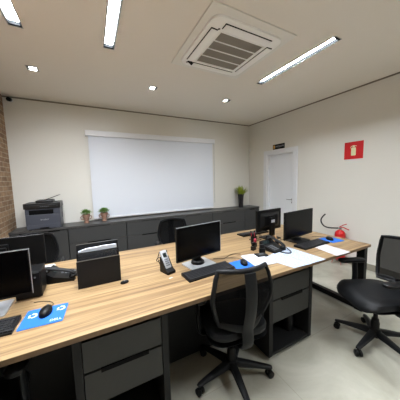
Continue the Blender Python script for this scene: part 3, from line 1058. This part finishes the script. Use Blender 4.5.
# ------------------------------------------------------------------ stationery clutter
cup = thing('pen_cup', 'black pen cup behind the rubber stamps', 'pen cup', (1.63, 1.83, DESK_Z))
part('cup', cup, 'blackm', lambda bm: lathe(bm, [(0, 0), (0.034, 0), (0.036, 0.09), (0.033, 0.09), (0.031, 0.004), (0, 0.004)], 20), True)
for i, (dx, dy, lx, ly, mt_, lb) in enumerate(((0.008, 0.0, 0.10, 0.1, 'darkred', 'red pen leaning right in the pen cup'), (-0.012, 0.01, -0.12, 0.05, 'darkred', 'red pen leaning left in the pen cup'),
                                               (0.0, -0.014, 0.02, -0.12, 'black', 'black pen in the pen cup'))):
    p = thing('pen', lb, 'pen', (1.63 + dx, 1.83 + dy, DESK_Z + 0.0045), 0, 'pens in the pen cup')
    end = (lx * 0.14, ly * 0.14, 0.145)
    part('barrel', p, mt_, lambda bm: tube(bm, [(0, 0, 0), tuple(v * 0.85 for v in end)], 0.0045, 8), True)
    part('cap', p, 'black' if mt_ != 'black' else 'btn', lambda bm: tube(bm, [tuple(v * 0.85 for v in end), end], 0.0052, 8), True)


def make_stamp(label, loc, rz, top='black'):
    t = thing('rubber_stamp', label, 'stamp', loc, rz, 'self inking stamps')
    part('body', t, 'black', lambda bm: box(bm, -0.03, 0.03, -0.018, 0.018, 0.0, 0.045, bev=0.005))
    part('handle', t, top, lambda bm: box(bm, -0.024, 0.024, -0.014, 0.014, 0.045, 0.085, bev=0.007), True)
    return t


st = make_stamp('black stamp at the left of the desk clutter', (1.475, 1.66, DESK_Z), 0.3)
again(st, 'black stamp just left of the desk phone with curly cord', (1.50, 1.56, DESK_Z), -0.5)
make_stamp('stamp with dark red handle beside the pen cup', (1.575, 1.745, DESK_Z), 0.9, 'darkred')
ip = thing('ink_pad', 'flat black ink pad in front of the stamps', 'ink pad', (1.43, 1.50, DESK_Z), math.radians(-12))
part('tray', ip, 'black', lambda bm: box(bm, -0.055, 0.055, -0.04, 0.04, 0, 0.016, bev=0.004))
part('lid_label', ip, 'btn', boxes((-0.025, 0.025, -0.012, 0.012, 0.0155, 0.017)))
td = thing('tape_dispenser', 'black tape dispenser with clear amber roll between stamps and phone', 'tape dispenser', (1.85, 1.73, DESK_Z), math.radians(70))
part('base', td, 'black', lambda bm: loft(bm, [[(x, y, z) for x, z in ((-0.07, 0), (0.07, 0), (0.075, 0.04), (0.06, 0.035), (0.03, 0.02), (-0.05, 0.02), (-0.07, 0.05))] for y in (-0.02, 0.02)]))
part('tape_roll', td, 'amber', lambda bm: [tube(bm, [(0.033 * math.cos(2 * PI * k / 20) - 0.015, 0, 0.055 + 0.033 * math.sin(2 * PI * k / 20)) for k in range(20)], 0.008, 8, closed=True, ry=0.012)], True, 'clear amber tape roll')
wt = thing('wire_paper_tray', 'open brown wire tray on the far side behind the tape dispenser', 'tray', (1.745, 1.93, DESK_Z), math.radians(5))


def wires(bm):
    for z in (0.004, 0.06):
        tube(bm, [(-0.06, -0.045, z), (0.06, -0.045, z), (0.06, 0.045, z), (-0.06, 0.045, z)], 0.003, 6, closed=True)
    for k in range(7):
        x = -0.054 + k * 0.018
        tube(bm, [(x, -0.045, 0.06), (x, -0.045, 0.004), (x, 0.045, 0.004), (x, 0.045, 0.06)], 0.0014, 5)


part('basket', wt, 'blackm', wires)
cb = part('computer_cable', None, 'rubber', lambda bm: tube(bm, [(0, 0, 0.003), (0.07, 0.05, 0.003), (0.16, 0.03, 0.003), (0.22, 0.07, 0.003), (0.30, 0.05, 0.003)], 0.003, 6, smooth=6), True)
cb.location = (1.93, 1.72, DESK_Z)
tag(cb, 'loose black cable behind the rightmost monitor', 'cable')
cb2 = part('computer_cable', None, 'rubber', lambda bm: tube(bm, [(0, 0, 0.003), (0.10, -0.04, 0.003), (0.22, 0.01, 0.003), (0.30, -0.03, 0.003)], 0.0025, 6, smooth=6), True)
cb2.location = (0.98, 1.66, DESK_Z)
tag(cb2, 'loose thin cable running right from the central monitor', 'cable')

# ------------------------------------------------------------------ printer
pr = thing('laser_printer', 'slate grey laser printer with black scanner top on the low cabinets', 'printer', (-0.728, 4.165, CT))
part('body', pr, 'printer', lambda bm: [box(bm, -0.232, 0.232, 0.0, 0.36, 0.012, 0.250, bev=0.006), box(bm, -0.232, -0.185, 0.0, 0.36, 0.25, 0.345, bev=0.004),
                                        box(bm, 0.14, 0.232, 0.0, 0.36, 0.25, 0.345, bev=0.004), box(bm, -0.185, 0.14, 0.12, 0.36, 0.25, 0.345),
                                        box(bm, -0.185, 0.14, 0.0, 0.12, 0.325, 0.345)])
part('output_bay', pr, 'slot', boxes((-0.184, 0.139, 0.004, 0.119, 0.2505, 0.324)), label='black paper output bay')
part('scanner_unit', pr, 'printerd', lambda bm: [box(bm, -0.245, 0.245, -0.02, 0.365, 0.346, 0.435, bev=0.008)], label='black scanner lid')
part('control_panel', pr, 'printerd', lambda bm: box(bm, -0.2, 0.2, -0.028, -0.015, 0.36, 0.405, bev=0.003))
part('panel_buttons', pr, 'btn', boxes(*[(-0.03 + 0.025 * i, -0.012 + 0.025 * i, -0.031, -0.027, 0.376, 0.386) for i in range(5)]))
part('document_feeder', pr, 'printerd', lambda bm: [loft(bm, [[(x, y, 0.435), (x, y + 0.0, 0.435)] + [(x, y, z)] for x, y, z in ()]) if False else
                                                    box(bm, -0.10, 0.14, 0.05, 0.30, 0.434, 0.475, bev=0.015)], True)
part('feeder_tray', pr, 'printerd', lambda bm: box(bm, -0.005, 0.22, -0.10, 0.10, -0.005, 0.005, bev=0.003, mx=T(0.02, 0.17, 0.475, ry=math.radians(-20))))
part('paper_cassette', pr, 'printer', lambda bm: box(bm, -0.225, 0.225, -0.005, 0.02, 0.018, 0.085, bev=0.003))
part('cassette_grip', pr, 'slot', boxes((-0.055, 0.065, -0.0065, 0.01, 0.018, 0.038)), label='black cassette grip')
part('feet', pr, 'rubber', boxes((-0.21, -0.17, 0.02, 0.06, 0, 0.013), (0.17, 0.21, 0.02, 0.06, 0, 0.013), (-0.21, -0.17, 0.3, 0.34, 0, 0.013), (0.17, 0.21, 0.3, 0.34, 0, 0.013)))
part('side_vent', pr, 'slot', boxes(*[(0.2315, 0.2335, 0.20, 0.30, 0.15 + i * 0.014, 0.157 + i * 0.014) for i in range(6)]))
lettering('brother', 0.036, 'silver', pr, T(0.015, -0.001, 0.165, rx=PI / 2))


# ------------------------------------------------------------------ plants
def leaf(bm, base, d, length, width, curl=0.3):
    d = d.normalized()
    s = d.cross(Vector((0, 0, 1)))
    s = s.normalized() if s.length > 0.01 else Vector((1, 0, 0))
    n = s.cross(d)
    mid = base + d * length * 0.55 + n * width * 0.3
    tip = base + d * length - n * length * curl
    a, b, c, e = bm.verts.new(base), bm.verts.new(mid + s * width / 2), bm.verts.new(tip), bm.verts.new(mid - s * width / 2)
    m = bm.verts.new(mid - n * width * 0.25)
    bm.faces.new((a, b, m))
    bm.faces.new((b, c, m))
    bm.faces.new((c, e, m))
    bm.faces.new((e, a, m))


def small_plant(label, loc, rz):
    t = thing('potted_plant', label, 'plant', loc, rz, 'small potted plants')
    part('pot', t, 'terra', lambda bm: lathe(bm, [(0, 0), (0.042, 0), (0.046, 0.012), (0.03, 0.028), (0.04, 0.06), (0.062, 0.12), (0.066, 0.155), (0.060, 0.158), (0.052, 0.14), (0, 0.138)], 24), True)
    for s in (-1, 1):
        part('handle', t, 'terra', lambda bm: tube(bm, [(s * 0.045, 0, 0.065), (s * 0.082, 0, 0.075), (s * 0.088, 0, 0.115), (s * 0.062, 0, 0.135)], 0.007, 8, smooth=4), True)
    part('soil', t, 'soil', lambda bm: lathe(bm, [(0, 0.1385), (0.05, 0.1385), (0.04, 0.147), (0, 0.15)], 16))

    def fol(bm):
        rnd = random.Random(int(loc[0] * 1000))
        for i in range(420):
            a, b = rnd.uniform(0, 2 * PI), rnd.uniform(0.05, 1.35)
            d = Vector((math.cos(a) * math.sin(b), math.sin(a) * math.sin(b), math.cos(b)))
            R = rnd.uniform(0.35, 1)
            p = Vector((0, 0, 0.165)) + Vector((d.x * 0.095, d.y * 0.095, d.z * 0.072)) * R
            d2 = d + Vector((rnd.uniform(-.5, .5), rnd.uniform(-.5, .5), rnd.uniform(-.3, .5)))
            leaf(bm, p, d2, rnd.uniform(0.022, 0.04), rnd.uniform(0.012, 0.02))
        for i in range(12):
            a = 2 * PI * i / 12
            tube(bm, [(0, 0, 0.145), (0.03 * math.cos(a), 0.03 * math.sin(a), 0.19)], 0.002, 4)
    part('foliage', t, 'leaf', fol)
    return t


small_plant('small bushy plant in a two handled clay pot, nearest the printer', (-0.125, 4.40, CT), 0.1)
small_plant('small bushy plant in clay pot, in front of the left end of the white blind', (0.18, 4.42, CT), -0.2)
vp = thing('potted_plant', 'tall black vase with yellow green leaves near the far corner', 'plant', (3.47, 4.39, CT))
part('vase', vp, 'vase', lambda bm: lathe(bm, [(0, 0), (0.055, 0), (0.062, 0.02), (0.06, 0.12), (0.07, 0.27), (0.082, 0.34), (0.076, 0.342), (0.062, 0.30), (0, 0.30)], 24), True)


def grass(bm):
    rnd = random.Random(5)
    for i in range(170):
        a = rnd.uniform(0, 2 * PI)
        sp = rnd.uniform(0.03, 0.24) * (0.7 if math.sin(a) > 0.2 else 1)
        h = rnd.uniform(0.14, 0.30) * (1 - 0.25 * sp / 0.2)
        b0 = Vector((0.05 * math.cos(a) * rnd.random(), 0.05 * math.sin(a) * rnd.random(), 0.30))
        dirv = Vector((math.cos(a), math.sin(a), 0))
        side = Vector((-math.sin(a), math.cos(a), 0)) * rnd.uniform(0.006, 0.011)
        P = [b0, b0 + dirv * sp * 0.35 + Vector((0, 0, h * 0.5)), b0 + dirv * sp * 0.75 + Vector((0, 0, h * 0.88)), b0 + dirv * sp + Vector((0, 0, h))]
        L = [bm.verts.new(p - side * f) for p, f in zip(P, (0.5, 1, 0.8, 0.1))]
        R = [bm.verts.new(p + side * f) for p, f in zip(P, (0.5, 1, 0.8, 0.1))]
        for k in range(3):
            bm.faces.new((L[k], R[k], R[k + 1], L[k + 1]))


part('leaves', vp, 'grass', grass)

# ------------------------------------------------------------------ wall things
sg = thing('extinguisher_sign', 'red square wall sign with a cream extinguisher picture', 'sign', (XR, 1.978, 1.955))
part('plate', sg, 'signred', boxes((-0.006, -0.0005, -0.142, 0.142, -0.142, 0.142)))


def picto(bm):
    mx = T(-0.006, 0, 0) @ Matrix(((0, 0, -1, 0), (-1, 0, 0, 0), (0, 1, 0, 0), (0, 0, 0, 1)))
    prism(bm, rrect(-0.036, 0.036, -0.085, 0.045, 0.012), 0.0, 0.001, mx)
    prism(bm, [(-0.02, 0.05), (0.02, 0.05), (0.012, 0.068), (-0.012, 0.068)], 0.0, 0.001, mx)
    prism(bm, [(-0.01, 0.070), (0.045, 0.062), (0.045, 0.072), (-0.01, 0.084)], 0.0, 0.001, mx)
    prism(bm, [(-0.012, 0.070), (-0.012, 0.082), (-0.042, 0.07), (-0.05, 0.04), (-0.042, 0.04), (-0.036, 0.062)], 0.0, 0.001, mx)


part('pictogram', sg, 'cream', picto, label='cream extinguisher picture')
ds = thing('door_sign', 'small black sign with white writing above the white door', 'sign', (XR, 3.56, 2.25))
part('plate', ds, 'slot', boxes((-0.008, -0.0005, -0.17, 0.17, -0.056, 0.056)))
part('symbol', ds, 'yellow', lambda bm: box(bm, -0.0095, -0.008, 0.105, 0.155, -0.038, 0.038), label='ochre symbol')
lettering('ARQUIVO', 0.056, 'silver', ds, T(-0.009, -0.035, 0.0) @ Matrix(((0, 0, -1, 0), (-1, 0, 0, 0), (0, 1, 0, 0), (0, 0, 0, 1))))
cm = thing('security_camera', 'small black security camera under the ceiling in the brick wall corner', 'camera', (-1.085, 4.6, 2.90))
part('bracket', cm, 'white', lambda bm: lathe(bm, [(0, 0), (0.03, 0), (0.03, 0.012), (0.012, 0.03), (0.012, 0.045), (0, 0.045)], 16, T(0, -0.0005, 0, rx=PI / 2)), True, 'white bracket')
part('body', cm, 'black', lambda bm: lathe(bm, [(0, 0), (0.03, 0), (0.033, 0.01), (0.033, 0.075), (0.026, 0.08), (0, 0.08)], 16, T(0, -0.04, 0, rx=PI / 2 + 0.25)), True)
sn = thing('wall_sensor', 'small off white sensor box in the far right corner beside the door', 'sensor', (XR, 4.52, 2.30))
part('body', sn, 'acplate', lambda bm: box(bm, -0.03, -0.0005, -0.03, 0.03, -0.06, 0.06, bev=0.008))
part('lens', sn, 'white', lambda bm: box(bm, -0.034, -0.028, -0.02, 0.02, -0.045, 0.0, bev=0.002))

# ------------------------------------------------------------------ fire extinguisher on its wire stand
ex = thing('fire_extinguisher', 'red fire extinguisher with black hose by the right wall behind the desk end', 'fire extinguisher', (3.80, 2.07, 0.0))
part('cylinder', ex, 'red', lambda bm: lathe(bm, [(0, 0.10), (0.07, 0.10), (0.08, 0.115), (0.082, 0.14), (0.082, 0.52), (0.075, 0.556), (0.05, 0.585), (0.028, 0.60), (0.025, 0.61), (0, 0.61)], 28), True)
part('valve', ex, 'chrome', lambda bm: [lathe(bm, [(0, 0.61), (0.022, 0.61), (0.022, 0.645), (0, 0.65)], 14), tube(bm, [(0, 0.0, 0.625), (0, 0.035, 0.625)], 0.010, 8)], True)
part('lever', ex, 'red', lambda bm: [tube(bm, [(0, 0.015, 0.642), (0, -0.05, 0.652), (0, -0.14, 0.625)], 0.009, 8), tube(bm, [(0, 0.015, 0.648), (0, -0.05, 0.695), (0, -0.10, 0.72)], 0.007, 8)], True)
part('hose', ex, 'rubber', lambda bm: tube(bm, [(0, 0.035, 0.625), (-0.01, 0.10, 0.615), (-0.015, 0.19, 0.605), (-0.02, 0.27, 0.62), (-0.02, 0.325, 0.675), (-0.02, 0.335, 0.74), (-0.02, 0.30, 0.80), (-0.02, 0.26, 0.845)],
                                           0.012, 8, smooth=6), True)


def stand(bm):
    tube(bm, [(0.085 * math.cos(2 * PI * k / 20), 0.085 * math.sin(2 * PI * k / 20), 0.095) for k in range(20)], 0.005, 6, closed=True)
    for k in range(4):
        a = PI / 4 + k * PI / 2
        tube(bm, [(0.085 * math.cos(a), 0.085 * math.sin(a), 0.20), (0.087 * math.cos(a), 0.087 * math.sin(a), 0.09), (0.11 * math.cos(a), 0.11 * math.sin(a), 0.004)], 0.004, 6)
    tube(bm, [(-0.07, 0, 0.095), (0.07, 0, 0.095)], 0.005, 6)
    tube(bm, [(0, -0.07, 0.095), (0, 0.07, 0.095)], 0.005, 6)


ws = part('extinguisher_stand', None, 'red', stand)
ws.location = (3.80, 2.07, 0)
tag(ws, 'thin red wire floor stand under the fire extinguisher', 'stand')
